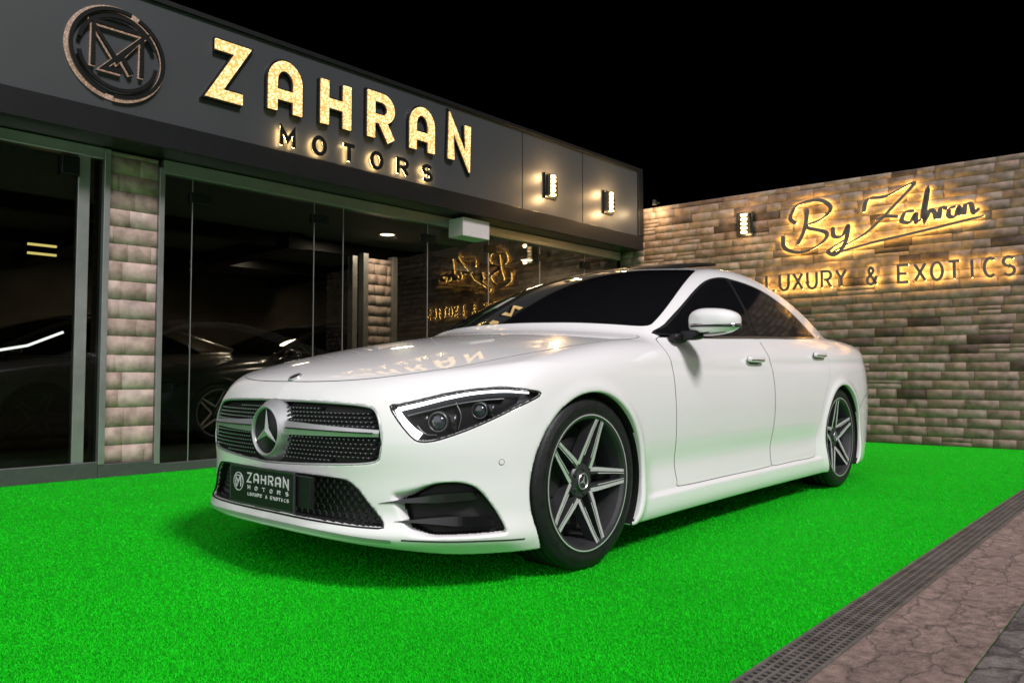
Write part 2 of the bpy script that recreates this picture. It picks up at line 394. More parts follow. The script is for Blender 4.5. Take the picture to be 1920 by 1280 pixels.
def panel(name,outline,kind,off,sp,m,parent,skirt=.006,mirror=False):
    O=resample(outline,sp,True); mn=O.min(0); mx=O.max(0)
    gx,gy=np.meshgrid(np.arange(mn[0],mx[0],sp),np.arange(mn[1],mx[1],sp)); G=np.stack([gx.ravel(),gy.ravel()],1)
    d=psdf(G[:,0],G[:,1],O); G=G[d<-sp*.55]
    pts=np.vstack([O,G]); n=len(O)
    r=delaunay_2d_cdt([Vector(p) for p in pts],[(i,(i+1)%n) for i in range(n)],[],1,1e-6)
    uv=np.array([tuple(p) for p in r[0]]); tri=[tuple(t) for t in r[2]]
    P,g=onsurf(kind,uv,off)
    v=[tuple(p) for p in P]; out=[]
    for t in tri:
        nn=np.cross(P[t[1]]-P[t[0]],P[t[2]]-P[t[0]])
        out.append(t if nn@g[t[0]]>0 else t[::-1])
    ec={}
    for t in out:
        for k in range(3): ec[(t[k],t[(k+1)%3])]=1
    bd=[e for e in ec if (e[1],e[0]) not in ec]
    mp={}
    for e in bd:
        for q in e:
            if q not in mp: mp[q]=len(v); v.append(tuple(P[q]-g[q]*skirt))
    ntop=len(out)
    for e in bd: out.append((e[1],e[0],mp[e[0]])); out.append((e[1],mp[e[0]],mp[e[1]]))
    nrm=[tuple(q) for q in g]
    def fin(vv,ff,gg):
        o=mobj(name,vv,ff,m,parent,True)
        o.data.polygons.foreach_set('use_smooth',np.array([i<ntop for i in range(len(ff))]))
        ln=[]
        for i,p in enumerate(o.data.polygons):
            for vi in p.vertices:
                if i<ntop: ln.append(gg[vi])
                else: ln.append(tuple(p.normal))
        o.data.normals_split_custom_set(ln)
        return o
    a=fin(v,out,nrm)
    if mirror:
        return a,fin(flipm(v),[t[::-1] for t in out],[(q[0],-q[1],q[2]) for q in nrm])
    return a
def sribbon(b,P,w,kind,off,m=0,closed=False,mirror=False):
    P=resample(P,.02,closed); 
    Lf,Rt,_=ribbon(list(P)+([P[0]] if closed else []),w)
    A,_=onsurf(kind,np.array(Lf),off); C,_=onsurf(kind,np.array(Rt),off); n=len(A)
    f=[(i,(i+1)%n,n+(i+1)%n,n+i) for i in range(n if closed else n-1)]
    v=np.vstack([A,C]); b.add([tuple(p) for p in v],f,m)
    if mirror: b.add([tuple(p) for p in flipm(v)],[q[::-1] for q in f],m)
# ------------------------------------------------------------ CAR ASSEMBLY
car=empty('car',(-.3835,3.598,0),rad(-131.19),label='glossy white four-door coupe parked on bright green artificial turf',cat='car')
body=mobj('body',ALLV,ALLQ,['paint','liner'],car,True,black.astype(int))
def seam_shadow_obj(P,w,kind,closed=False,mirror=True,smooth=True):
    b=B(); sribbon(b,P,w,kind,.0007,closed=closed); b.obj('gap_shadow_line','seam',car)
    if mirror:
        c=B(); c.add(flipm(b.v),[q[::-1] for q in b.f]); c.obj('gap_shadow_line','seam',car)
HO=[(.758,0),(.748,.2),(.715,.38),(.655,.52),(.56,.625),(.42,.70),(.2,.752),(0,.775),(-.3,.79),(-.55,.785),(-.60,.74),(-.50,.55),(-.41,.3),(-.38,0)]
hood_out=catmull(HO+[(p[0],-p[1]) for p in HO[-2:0:-1]],6,True)
panel('hood',hood_out,'top',.0015,.03,'paint',car)
seam_shadow_obj(hood_out,.0055,'top',True,False)
FD=[(-.665,.925),(-.66,.80),(-.66,.62),(-.675,.42),(-.695,.275),(-.73,.250),(-1.2,.247),(-1.72,.247),(-1.765,.272),(-1.79,.5),(-1.80,.75),(-1.785,.94),(-1.775,.965),(-1.3,.955),(-.9,.94)]
RD=[(-1.790,.967),(-1.80,.94),(-1.815,.75),(-1.805,.5),(-1.78,.272),(-1.82,.247),(-2.1,.247),(-2.38,.247),(-2.44,.272),(-2.475,.42),(-2.56,.60),(-2.68,.74),(-2.76,.88),(-2.77,.99),(-2.72,1.005),(-2.3,.99)]
def mkdoor(out):
    o=catmull(out,5,True)
    d=panel('door',o,'side',.0015,.022,'paint',car,mirror=True)
    seam_shadow_obj(o,.0065,'side',True); return d
fd=mkdoor(FD); rd=mkdoor(RD)
seam_shadow_obj(catmull([(-3.30,.52),(-3.45,.60),(-3.75,.66)],5),.005,'side')
seam_shadow_obj(catmull([(-.06,.196),(.10,.190),(.25,.186),(.37,.180)],5),.006,'diag')  # dark ribbon drawn as the shadow line between bumper and lip
for doors,hx,hz in((fd,-1.575,.845),(rd,-2.58,.89)):
    P,g=onsurf('side',[(hx,hz)],0)
    for sgn,d in((1,doors[0]),(-1,doors[1])):
        b=B(); selip(b,(hx,sgn*(P[0,1]+.022),hz),(.105,.012,.017),.5,.6,20); selip(b,(hx,sgn*(P[0,1]+.004),hz-.004),(.075,.006,.022),.5,.6,20,1)
        selip(b,(hx,sgn*(P[0,1]+.034),hz-.004),(.09,.002,.004),.5,.5,12,2)
        b.obj('handle',['paint','seam','chrome'],d,True)
WSo=[(-.47,0),(-.50,.25),(-.575,.48),(-.66,.67),(-.71,.745),(-.77,.755),(-.95,.728),(-1.2,.672),(-1.42,.615),(-1.53,.575),(-1.51,.50),(-1.43,.3),(-1.40,0)]
ws_out=catmull(WSo+[(p[0],-p[1]) for p in WSo[-2:0:-1]],5,True)
panel('windscreen',ws_out,'top',.002,.025,'tint',car)
FW=[(-.73,.957),(-.80,.992),(-.95,1.065),(-1.15,1.162),(-1.35,1.245),(-1.52,1.297),(-1.66,1.315),(-1.705,1.311),(-1.72,1.28),(-1.745,1.10),(-1.755,1.0),(-1.74,.985),(-1.3,.970)]
RW_=[(-1.795,.990),(-1.785,1.10),(-1.765,1.28),(-1.775,1.311),(-1.95,1.309),(-2.15,1.290),(-2.38,1.238),(-2.60,1.158),(-2.78,1.072),(-2.86,1.028),(-2.80,1.017),(-2.3,1.003)]
BPo=[(-.70,.947),(-.80,1.005),(-1.0,1.102),(-1.25,1.217),(-1.45,1.289),(-1.65,1.326),(-1.80,1.327),(-2.0,1.318),(-2.2,1.295),(-2.42,1.24),(-2.65,1.153),(-2.85,1.053),(-2.90,1.022),(-2.6,1.003),(-1.8,.978),(-1.2,.955)]
panel('window_surround',catmull(BPo,4,True),'side',.0022,.025,'platebase',car,mirror=True)
panel('window',catmull(FW,4,True),'side',.0042,.025,'tintside',car,mirror=True)
panel('window',catmull(RW_,4,True),'side',.0042,.025,'tintside',car,mirror=True)
b=B(); sribbon(b,catmull([(-.70,.940),(-1.3,.957),(-1.8,.976),(-2.4,.994),(-2.88,1.017)],8),.011,'side',.006)
b.obj('window_trim','chrome',car); c=B(); c.add(flipm(b.v),[q[::-1] for q in b.f]); c.obj('window_trim','chrome',car)
rear_out=catmull([(-2.75,0),(-2.75,.4),(-2.80,.52),(-3.3,.58),(-3.62,.58),(-3.68,.4),(-3.70,0),(-3.68,-.4),(-3.62,-.58),(-3.3,-.58),(-2.80,-.52),(-2.75,-.4)],5,True)
panel('rear_window',rear_out,'top',.002,.04,'tint',car)
so=catmull([(-1.50,0),(-1.53,.3),(-1.57,.40),(-1.64,.44),(-2.05,.43),(-2.12,.38),(-2.14,0),(-2.12,-.38),(-2.05,-.43),(-1.64,-.44),(-1.57,-.40),(-1.53,-.3)],5,True)
sr=panel('sunroof',so,'top',.004,.04,'platebase',car,skirt=.014)
for v in sr.data.vertices: v.co.z+=.062*max(0,min(1,(-1.52-v.co.x)/.6))
# front: grille
gr=panel('grille',GR,'front',-.030,.025,'liner',car,skirt=0)
pins=B(); pts=[]
row=0; z=.434
while z<.664:
    y=-.575+(.0105 if row%2 else 0)
    while y<.576:
        pts.append((y,z)); y+=.021
    z+=.0165; row+=1
pts=np.array(pts); d=psdf(pts[:,0],pts[:,1],GR); hub=np.hypot(pts[:,0],pts[:,1]-.543)
pts=pts[(d<-.012)&(hub>.128)]
P,g=onsurf('front',pts,-.030)
for p in P:
    x,y,z=p; pins.add([(x+.024,y-.0065,z),(x+.020,y,z+.0042),(x+.024,y+.0065,z),(x+.020,y,z-.0042),(x,y-.0095,z),(x,y,z+.0065),(x,y+.0095,z),(x,y,z-.0065)],
        [(0,3,2,1),(0,1,5,4),(1,2,6,5),(2,3,7,6),(3,0,4,7)],0)
    pins.add([(x+.025,y-.0052,z),(x+.0235,y,z+.0030),(x+.025,y+.0052,z),(x+.0235,y,z-.0030)],[(0,3,2,1)],1)
pins.obj('grille_insert',['rimdark','satin'],gr)
b=B()
P,g=onsurf('front',resample(GR,.02,True),-.004); tube(b,P,.005,8,True); b.obj('grille_frame','satin',gr,True)
def blade(b,pz,y0,y1,h0,h1,off,thk=.006,m=0,kind='front'):
    ysn=np.linspace(y0,y1,18)
    zc=np.array([pz(t) for t in ysn]); hh=np.linspace(h0,h1,18)/2
    A,_=onsurf(kind,np.stack([ysn,zc+hh],1),off); C,_=onsurf(kind,np.stack([ysn,zc-hh],1),off)
    Bm,_=onsurf(kind,np.stack([ysn,zc],1),off+.004)
    bk=.05
    A2=A.copy();A2[:,0]-=bk;C2=C.copy();C2[:,0]-=bk
    n=18; v=np.vstack([A2,A,Bm,C,C2]); f=[]
    for r in range(4):
        for i in range(n-1): f.append((r*n+i,r*n+i+1,(r+1)*n+i+1,(r+1)*n+i))
    b.add([tuple(p) for p in v],f if y1>y0 else [q[::-1] for q in f],m)
for s in(1,-1):
    b=B()
    blade(b,lambda t:.562-.012*abs(t),s*.085,s*.566,.052,.024,-.004,m=0)
    blade(b,lambda t:.562-.012*abs(t),s*.125,s*.545,.005,.004,.0035,m=1)
    b.obj('grille_louvre',['satin','liner'],gr,False)
sc=onsurf('front',[(0,.543)],0)[0][0]; sx=sc[0]-.006
b=B()
lathe(b,[(.0,.004),(.086,.004),(.088,-.01)],48,0,'x',(sx,0,.543))
lathe(b,[(.086,.004),(.089,.013),(.093,.016),(.097,.013),(.100,.004),(.118,-.014),(.128,-.04)],64,1,'x',(sx,0,.543))
for k in range(3):
    t=math.pi/2+k*2*math.pi/3
    tip=(math.cos(t)*.087,math.sin(t)*.087)
    l=(math.cos(t+math.pi/3)*.018,math.sin(t+math.pi/3)*.018); r=(math.cos(t-math.pi/3)*.018,math.sin(t-math.pi/3)*.018)
    b.add([(sx+.014,0,.543),(sx+.008,tip[0],.543+tip[1]),(sx+.006,l[0],.543+l[1]),(sx+.006,r[0],.543+r[1])],[(0,1,2),(0,3,1)],1)
st=b.obj('star_badge',['platebase','satin'],gr,False)
for p in st.data.polygons: p.use_smooth=len(p.vertices)==4
P,g=onsurf('top',[(.735,0)],.002); b=B(); lathe(b,[(0,.004),(.022,.004),(.024,0)],28,0,'z',(0,0,0)); lathe(b,[(.022,.004),(.025,.006),(.028,.003),(.029,-.002)],28,1,'z',(0,0,0))
ob=b.obj('hood_badge',['platebase','satin'],car,True); ob.location=P[0]; ob.rotation_euler=Vector(g[0]).to_track_quat('Z','Y').to_euler()
# lower intake
li=panel('lower_intake',LI,'front',-.040,.03,'liner',car,skirt=0)
b=B(); hexs=[]
z=.245; row=0
while z<.40:
    y=-.59+(.017 if row%2 else 0)
    while y<.59: hexs.append((y,z)); y+=.034
    z+=.0185; row+=1
hexs=np.array(hexs); d=psdf(hexs[:,0],hexs[:,1],LI); hexs=hexs[d<-.010]
P,g=onsurf('front',hexs,-.034)
for p in P:
    v=[];f=[]
    for k in range(6):
        t=math.pi/6+k*math.pi/3
        for r,dx in((.0125,0),(.0098,.004)):
            v.append((p[0]+dx,p[1]+math.cos(t)*r*1.35,p[2]+math.sin(t)*r))
    for k in range(6): f.append((2*k,2*((k+1)%6),2*((k+1)%6)+1,2*k+1))
    b.add(v,f)
b.obj('honeycomb_mesh','rimdark',li)
b=B(); sribbon(b,catmull([(-.62,.190),(-.4,.200),(-.2,.206),(0,.208),(.2,.206),(.4,.200),(.62,.190)],6),.013,'front',.004)
b.obj('splitter_trim','satin',car,True)
b=B(); P,g=onsurf('front',resample(LI,.02,True),-.002); tube(b,P,.004,8,True); b.obj('intake_frame','platebase',li,True)
# side intakes
for o in panel('side_intake',SI2,'diag',-.050,.02,'liner',car,skirt=0,mirror=True):
    sgn=1 if np.mean([v.co.y for v in o.data.vertices])>0 else -1
    for (u0,u1,z0,z1,h) in((-.140,.215,.316,.337,.028),(-.085,.268,.256,.247,.032)):
        b=B()
        us=np.linspace(u0,u1,30); t=np.linspace(0,1,30)
        zc=np.linspace(z0,z1,30)+.006*np.sin(t*math.pi); hh=h*.5*np.minimum(1,.01+t*1.7)*np.where(t>.92,1-.55*(t-.92)/.08,1)
        of=.0012-.026*ss((t-.6)/.4)
        A,_=onsurf('diag',np.stack([us,zc+hh],1),of-.0005); C,_=onsurf('diag',np.stack([us,zc-hh],1),of+.0015)
        inn=np.array([-.05*S2,-.05*S2,0])*1.0; n=30
        v=np.vstack([A+inn,A,C,C+inn]); f=[(r*n+i,r*n+i+1,(r+1)*n+i+1,(r+1)*n+i) for r in range(3) for i in range(n-1)]
        if sgn<0: v=flipm(v)
        b.add([tuple(p) for p in v],f)
        b.obj('intake_fin','gloss',o,False)
# headlights
for o in panel('headlight',HL,'diag',-.034,.02,'lampblack',car,skirt=0,mirror=True):
    sgn=1 if np.mean([v.co.y for v in o.data.vertices])>0 else -1
    b=B()
    def rib(P,w0,w1,off,m):
        P=resample(catmull(P,6),.012); n=len(P); Lf,Rt,_=ribbon(P,1.0)
        mid=P; ws=np.linspace(w0,w1,n)[:,None]
        Lf=mid+(np.array(Lf)-mid)*ws; Rt=mid+(np.array(Rt)-mid)*ws
        A,_=onsurf('diag',Lf,off); C,_=onsurf('diag',Rt,off)
        inn=np.array([-.02*S2,-.02*S2,0]); v=np.vstack([A+inn,A,C,C+inn]); f=[(r*n+i,r*n+i+1,(r+1)*n+i+1,(r+1)*n+i) for r in range(3) for i in range(n-1)]
        if sgn<0: v=flipm(v)
        b.add([tuple(p) for p in v],f,m)
    rib([(.39,.695),(.30,.702),(.2,.697),(.1,.681),(0,.657),(-.078,.639)],.006,.015,-.005,0)
    rib([(-.083,.641),(-.060,.604),(-.028,.566),(.000,.543)],.014,.034,-.005,0)
    rib([(-.045,.620),(.03,.638),(.12,.659),(.22,.673),(.30,.678)],.005,.004,-.014,1)
    rib([(-.01,.585),(.02,.555),(.06,.552)],.004,.004,-.016,1)
    rib([(.125,.668),(.145,.62),(.135,.570)],.005,.003,-.016,1)
    b.obj('running_light',['drl','disc'],o,True)
    for (u,z,r) in((.065,.600,.034),(.215,.640,.028)):
        P,g=onsurf('diag',[(u,z)],-.030); c0=P[0]; b=B()
        lathe(b,[(0,r*.55),(r*.4,r*.5),(r*.7,r*.3),(r*.85,0)],28,0,'z'); lathe(b,[(r*.85,0),(r*.9,r*.35),(r*1.0,r*.38),(r*1.08,r*.25),(r*1.2,-.01)],28,3,'z')
        b.box(-r*1.9,-r*1.1,-r*.8,r*.8,-.004,r*.1,2); b.box(r*1.1,r*1.9,-r*.8,r*.8,-.004,r*.1,2)
        q=b.obj('projector_lamp',['lens','reflector','reflector','disc'],o,True)
        dr=Vector((.85,.5,.0)); 
        if sgn<0: dr.y*=-1; c0=c0*np.array([1,-1,1])
        q.location=c0; q.rotation_euler=dr.to_track_quat('Z','Y').to_euler()
    cv=panel('headlight_cover',HL,'diag',.001,.02,'cover',o,skirt=.002,mirror=True)
    kill=cv[1] if sgn>0 else cv[0]; bpy.data.objects.remove(kill)
    b=B(); P,g=onsurf('diag',resample(HL,.012,True),-.001)
    if sgn<0: P=flipm(P)
    tube(b,P,.0032,6,True); b.obj('headlight_seal','platebase',o,True)
for kind,u,z in(('diag',.285,.455),):
    P,g=onsurf(kind,[(u,z)],.0015)
    for s in(1,-1):
        b=B(); lathe(b,[(0,.0005),(.009,.0005)],20,1,'z'); lathe(b,[(.009,.0006),(.0105,.0006)],20,0,'z')
        q=b.obj('parking_sensor',['seam','paint'],car,True); q.location=(P[0,0],s*P[0,1],P[0,2]); q.rotation_euler=Vector((g[0,0],s*g[0,1],g[0,2])).to_track_quat('Z','Y').to_euler()
# plate
px=.922; b=B(); b.box(px-.012,px,-.150,.285,.272,.408,0); b.box(px-.03,px-.012,.2,.37,.292,.400,0)
b.box(px-.006,px+.002,-.156,.291,.404,.412,1); b.box(px-.006,px+.002,-.156,.291,.266,.274,1); b.box(px-.006,px+.0018,-.156,-.148,.274,.404,1); b.box(px-.006,px+.0018,.283,.291,.274,.404,1)
pl=b.obj('number_plate',['platebase','rimdark'],car,bevel=.002)
b=B()
def plate_txt(b,s,x0,z0,w,h,p,sw):
    bb=B(); strokes(bb,text_strokes(s,x0,z0,w,h,p),sw,-.0016,0)
    b.add([(px-v[1]+.0003,v[0],v[2]) for v in bb.v],bb.f)
plate_txt(b,'ZAHRAN',-.025,.353,.029,.033,.050,.006)
plate_txt(b,'MOTORS',-.020,.326,.015,.013,.052,.0028)
plate_txt(b,'LUXURY & EXOTICS',-.020,.303,.011,.011,.0178,.0020)
bb=B(); cx,cz=-.090,.349
strokes(bb,[arc(cx,cz,.034,.034,0,360,32),[(cx-.018,cz-.018),(cx-.018,cz+.018),(cx,cz-.005),(cx+.018,cz+.018),(cx+.018,cz-.018)],[(cx-.018,cz+.023),(cx+.016,cz+.023),(cx-.012,cz-.022)]],.0032,-.0016,0)
b.add([(px-v[1]+.0003,v[0],v[2]) for v in bb.v],bb.f)
b.obj('plate_lettering','platetext',pl)
# mirrors
for s in(1,-1):
    e=empty('wing_mirror',parent=car)
    if s<0: e.location=(-.16,.09,-.03)
    b=B(); selip(b,(-.86,s*1.025,1.010),(.080,.125,.064),.75,.8,40,0,taper=.15*s)
    o=b.obj('mirror_shell',['paint','gloss','tint'],e,True)
    for p in o.data.polygons:
        c_=p.center
        if c_.z<.958: p.material_index=1
        if c_.x<-.915: p.material_index=2
    b=B(); P=[(-.86+.083*math.cos(t),s*(1.025+.128*math.sin(t)),.995-.004*math.sin(t)) for t in np.linspace(-.9,1.75,22)]
    tube(b,P,.004,8); o=b.obj('indicator_strip','chrome',e,True)
    b=B(); P=[(-.86+.084*math.cos(t),s*(1.025+.129*math.sin(t)),.986-.004*math.sin(t)) for t in np.linspace(-.8,1.7,22)]
    tube(b,P,.0045,8); b.obj('indicator_lens','gloss',e,True)
    b=B(); selip(b,(-.82,s*.925,.948),(.042,.055,.024),.6,.6,20); selip(b,(-.80,s*.865,.935),(.060,.028,.024),.6,.6,20); b.obj('mirror_foot','platebase',e,True)
# wheels
def mkwheel(name='wheel'):
    w=empty(name,parent=car)
    b=B()
    prof=[(.248,.098),(.256,.108),(.262,.111),(.268,.110),(.285,.1165),(.300,.117),(.303,.1155),(.318,.110),(.328,.104),(.335,.094),(.339,.082)]
    for g0 in(.062,.022,-.022,-.062): prof+=[(.340,g0+.006),(.332,g0+.005),(.332,g0-.005),(.340,g0-.006)]
    prof+=[(.339,-.085),(.335,-.098),(.325,-.112),(.29,-.121),(.25,-.1)]
    lathe(b,prof,96,0)
    b.obj('tyre',['tyre','rimdark'],w,True)
    b=B()
    lathe(b,[(.270,.106),(.2695,.1135),(.265,.1145)],96,0)
    lathe(b,[(.265,.1145),(.2605,.1145)],96,1)
    lathe(b,[(.2605,.1145),(.250,.110),(.243,.095),(.238,.075),(.232,.05),(.226,0),(.226,-.09),(.25,-.1)],96,0)
    for k in range(5):
        t=math.pi/2+k*2*math.pi/5
        er=np.array([math.cos(t),0,math.sin(t)]); et=np.array([-math.sin(t),0,math.cos(t)])
        for s in(1,-1):
            st_=[(.060,.036,.0140,.072),(.10,.034,.0135,.080),(.15,.0290,.0120,.089),(.20,.0240,.0105,.097),(.252,.018,.0100,.108)]
            v=[]
            for r,o_,hw,y in st_:
                for sd,dep_,ww in((-1,0,1),(1,0,1),(1,-.045,1.2),(-1,-.045,1.2)):
                    c1=er*r+et*(s*o_+sd*hw*ww); v.append((c1[0],y+dep_,c1[2]))
            b.add(v,[(i*4+q,i*4+(q+1)%4,(i+1)*4+(q+1)%4,(i+1)*4+q) for i in range(4) for q in range(4)],0)
            v=[]
            for r,o_,hw,y in st_[0:]:
                o1=s*o_+s*hw*.98; o2=s*o_-s*hw*.20
                for oo,yy in((o1,y+.0016),(o2,y+.0016),(o2,y-.004),(o1,y-.006)):
                    c1=er*r+et*oo; v.append((c1[0],yy,c1[2]))
            n=len(v)//4; b.add(v,[(i*4+q,i*4+(q+1)%4,(i+1)*4+(q+1)%4,(i+1)*4+q) for i in range(n-1) for q in range(4)],1)
            v=[]
            for r,o_,hw,y in st_[1:]:
                o1=s*o_-s*hw*.95; o2=s*o_-s*hw*.65
                for oo,yy in((o1,y+.0016),(o2,y+.0016),(o2,y-.004),(o1,y-.006)):
                    c1=er*r+et*oo; v.append((c1[0],yy,c1[2]))
            n=len(v)//4; b.add(v,[(i*4+q,i*4+(q+1)%4,(i+1)*4+(q+1)%4,(i+1)*4+q) for i in range(n-1) for q in range(4)],1)
        v=[]
        for r,hw,y in((.20,.016,.075),(.254,.012,.09)):
            for sd in(-1,1): c1=er*r+et*sd*hw; v.append((c1[0],y,c1[2]))
        b.add(v,[(0,1,3,2)],0)
    lathe(b,[(0,.078),(.030,.078),(.033,.076),(.045,.070),(.062,.072),(.070,.066),(.076,.03)],48,0)
    for k in range(5):
        t=math.pi/2+k*2*math.pi/5; lathe(b,[(0,.077),(.007,.077),(.009,.071)],10,0,'y',(.050*math.cos(t),0,.050*math.sin(t)))
    b.obj('rim',['rimdark','rimface'],w,False)
    b=B(); lathe(b,[(.027,.081),(.030,.084),(.033,.081)],32,0)
    for k in range(3):
        t=math.pi/2+k*2*math.pi/3; v=[(0,.085,0)]
        for tt,r in((t,.027),(t+math.pi/3,.006),(t-math.pi/3,.006)): v.append((r*math.cos(tt),.082,r*math.sin(tt)))
        b.add(v,[(0,1,2),(0,3,1)])
    b.obj('hub_cap','satin',w)
    b=B(); lathe(b,[(.06,.025),(.172,.025),(.172,.0),(.06,.0)],64,0); b.box(.10,.185,-.04,.045,-.09,.09,1); lathe(b,[(0,-.02),(.222,-.02)],40,1)
    b.obj('brake_disc',['disc','liner'],w)
    return w
for (cx,cz) in WC:
    for s in(1,-1):
        w=mkwheel(); w.location=(cx,s*.802,.340); w.rotation_euler=(0,rad(-18 if cx==0 else 5)*s,0 if s>0 else math.pi)
panel('tail_light',catmull([(.45,.80),(.47,.87),(.62,.90),(.80,.90),(.83,.82),(.65,.77)],4,True),'rear',.002,.03,'red',car,mirror=True)

# ============================================================ ENVIRONMENT
def palette_mesh(name,V,Fc,C,m,parent=None,smooth=False):
    o=mobj(name,np.array(V,float),np.array(Fc,int),m,parent,smooth)
    ca=o.data.color_attributes.new(name='Col',type='FLOAT_COLOR',domain='POINT')
    ca.data.foreach_set('color',np.array(C,np.float32).ravel()); return o
M['stone']=mat('ledger_stone',(.3,.25,.2),.8,noise=.34,nscale=12,bump=.32,bscale=40,attr='Col',bdist=.005,spec=.25)
M['mortar']=mat('stone_backing',(.13,.10,.08),.9,noise=.3,bump=.3)
M['fascia']=mat('fascia_grey',(.043,.045,.050),.42,noise=.06,nscale=1.2,spec=.4)
M['band']=mat('black_trim',(.010,.010,.011),.35,noise=.1,spec=.3)
M['alu']=mat('brushed_aluminium',(.42,.41,.42),.35,.7,noise=.1,nscale=8)
M['darkalu']=mat('dark_aluminium',(.12,.12,.125),.4,.6,noise=.1)
M['box']=mat('operator_housing',(.55,.49,.51),.4,noise=.04)
M['ceil']=mat('ceiling_grey',(.22,.21,.20),.8,noise=.1)
M['iwall']=mat('interior_wall',(.12,.095,.07),.7,noise=.2,nscale=3)
M['ifloor']=mat('interior_floor',(.10,.09,.08),.15,noise=.2,nscale=4)
M['warm']=mat('warm_led',(1,.8,.5),.5,emit=(1,.74,.36),es=2.6,noise=.02)
M['warmsoft']=mat('downlight',(1,.8,.5),.5,emit=(1,.80,.50),es=9,noise=.02)
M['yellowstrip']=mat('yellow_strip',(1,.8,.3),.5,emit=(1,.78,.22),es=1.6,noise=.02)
M['streakwhite']=mat('streak_glow',(.9,.9,.9),.5,emit=(1,.98,.92),es=2.5,noise=.02)
M['halo']=mat('letter_backlight',(1,.8,.4),.5,emit=(1,.60,.14),es=36,noise=.02)
M['halo2']=mat('sign_backlight',(1,.8,.4),.5,emit=(1,.66,.26),es=36,noise=.02)
M['letterblack']=mat('letter_black',(.012,.012,.012),.25,noise=.1)
M['bronze']=mat('letter_bronze',(.10,.09,.075),.3,.8,noise=.2)
def bulbs():
    m=bpy.data.materials.new('marquee_face'); m.use_nodes=True; nt=m.node_tree;N=nt.nodes;L=nt.links;b=N['Principled BSDF']
    tc=N.new('ShaderNodeTexCoord'); v=N.new('ShaderNodeTexVoronoi'); v.inputs['Scale'].default_value=55
    L.new(tc.outputs['Object'],v.inputs['Vector'])
    cr=N.new('ShaderNodeValToRGB'); e=cr.color_ramp.elements; e[0].position=.14; e[0].color=(1,.88,.60,1)
    e[1].position=.66; e[1].color=(.58,.33,.10,1); q=e.new(.34); q.color=(.95,.66,.30,1)
    L.new(v.outputs['Distance'],cr.inputs[0]); L.new(cr.outputs[0],b.inputs['Emission Color']); L.new(cr.outputs[0],b.inputs['Base Color'])
    b.inputs['Emission Strength'].default_value=1.0; b.inputs['Specular IOR Level'].default_value=.2; return m
M['bulbs']=bulbs()
def stones(name,x0,x1,z0,z1,yf,parent,pal,hrow=.105,wr=(.16,.38),dep=.03,split=.0,kv=.12):
    V=[];Fc=[];C=[]; z=z0
    def blk(xa,xb,za,zb):
        d=random.uniform(0,dep)*random.random(); g=.0005; i=.0012; o=len(V)
        tl=random.uniform(-.002,.002); tv=random.uniform(-.002,.002)
        a=[(xa+g,yf,za+g),(xb-g,yf,za+g),(xb-g,yf,zb-g),(xa+g,yf,zb-g)]
        c=[(xa+g+i,yf-d-.006+tl+tv,za+g+i),(xb-g-i,yf-d-.006-tl+tv,za+g+i),(xb-g-i,yf-d-.006-tl-tv,zb-g-i),(xa+g+i,yf-d-.006+tl-tv,zb-g-i)]
        V.extend(a+c); Fc.extend([(o+4,o+5,o+6,o+7),(o,o+1,o+5,o+4),(o+1,o+2,o+6,o+5),(o+2,o+3,o+7,o+6),(o+3,o,o+4,o+7)])
        col=list(random.choice(pal)); k=random.uniform(1-kv,1+kv); col=[q*k for q in col]+[1]
        C.extend([col]*8)
    while z<z1-.01:
        h=min(hrow*random.uniform(.92,1.08),z1-z); 
        if z1-(z+h)<.03: h=z1-z
        x=x0-random.uniform(0,.2)
        while x<x1-.005:
            w=random.uniform(*wr); xa=max(x,x0); xb=min(x+w,x1); x+=w
            if xb-xa<.02: continue
            if x1-xb<.04: xb=x1; x=x1
            if random.random()<split: 
                zm=z+h*random.uniform(.4,.6); blk(xa,xb,z,zm); blk(xa,xb,zm,z+h)
            else: blk(xa,xb,z,z+h)
        z+=h
    return palette_mesh(name,V,Fc,C,'stone',parent)
PAL=[(.222,.160,.125),(.24,.175,.138),(.21,.148,.115),(.23,.164,.122),(.218,.162,.13),(.248,.188,.15),(.198,.138,.107),(.222,.162,.127)]*2+[(.27,.21,.168),(.085,.057,.045)]
PALP=[(.42,.305,.265),(.45,.335,.295),(.40,.29,.25),(.47,.36,.32),(.43,.32,.29),(.385,.28,.24)]
WROT=math.atan2(-.61,.792); W0=(1.856,10.37,0)
wall=empty('stone_wall',W0,WROT,label='long beige split-stone boundary wall, lit by warm lamps',cat='wall')
stones('stone_cladding',-.42,8.2,0,3.05,0,wall,PAL,.100,(.18,.42),.009,.08,.10)
b=B(); b.box(-.42,8.2,.0005,.25,0,3.045); b.obj('wall_core','mortar',wall)
sg=empty('script_sign',W0,WROT,label='backlit script and capital lettering fixed on the stone wall',cat='sign')
s0,sw_,z0,zh=1.89,2.03,2.20,.64
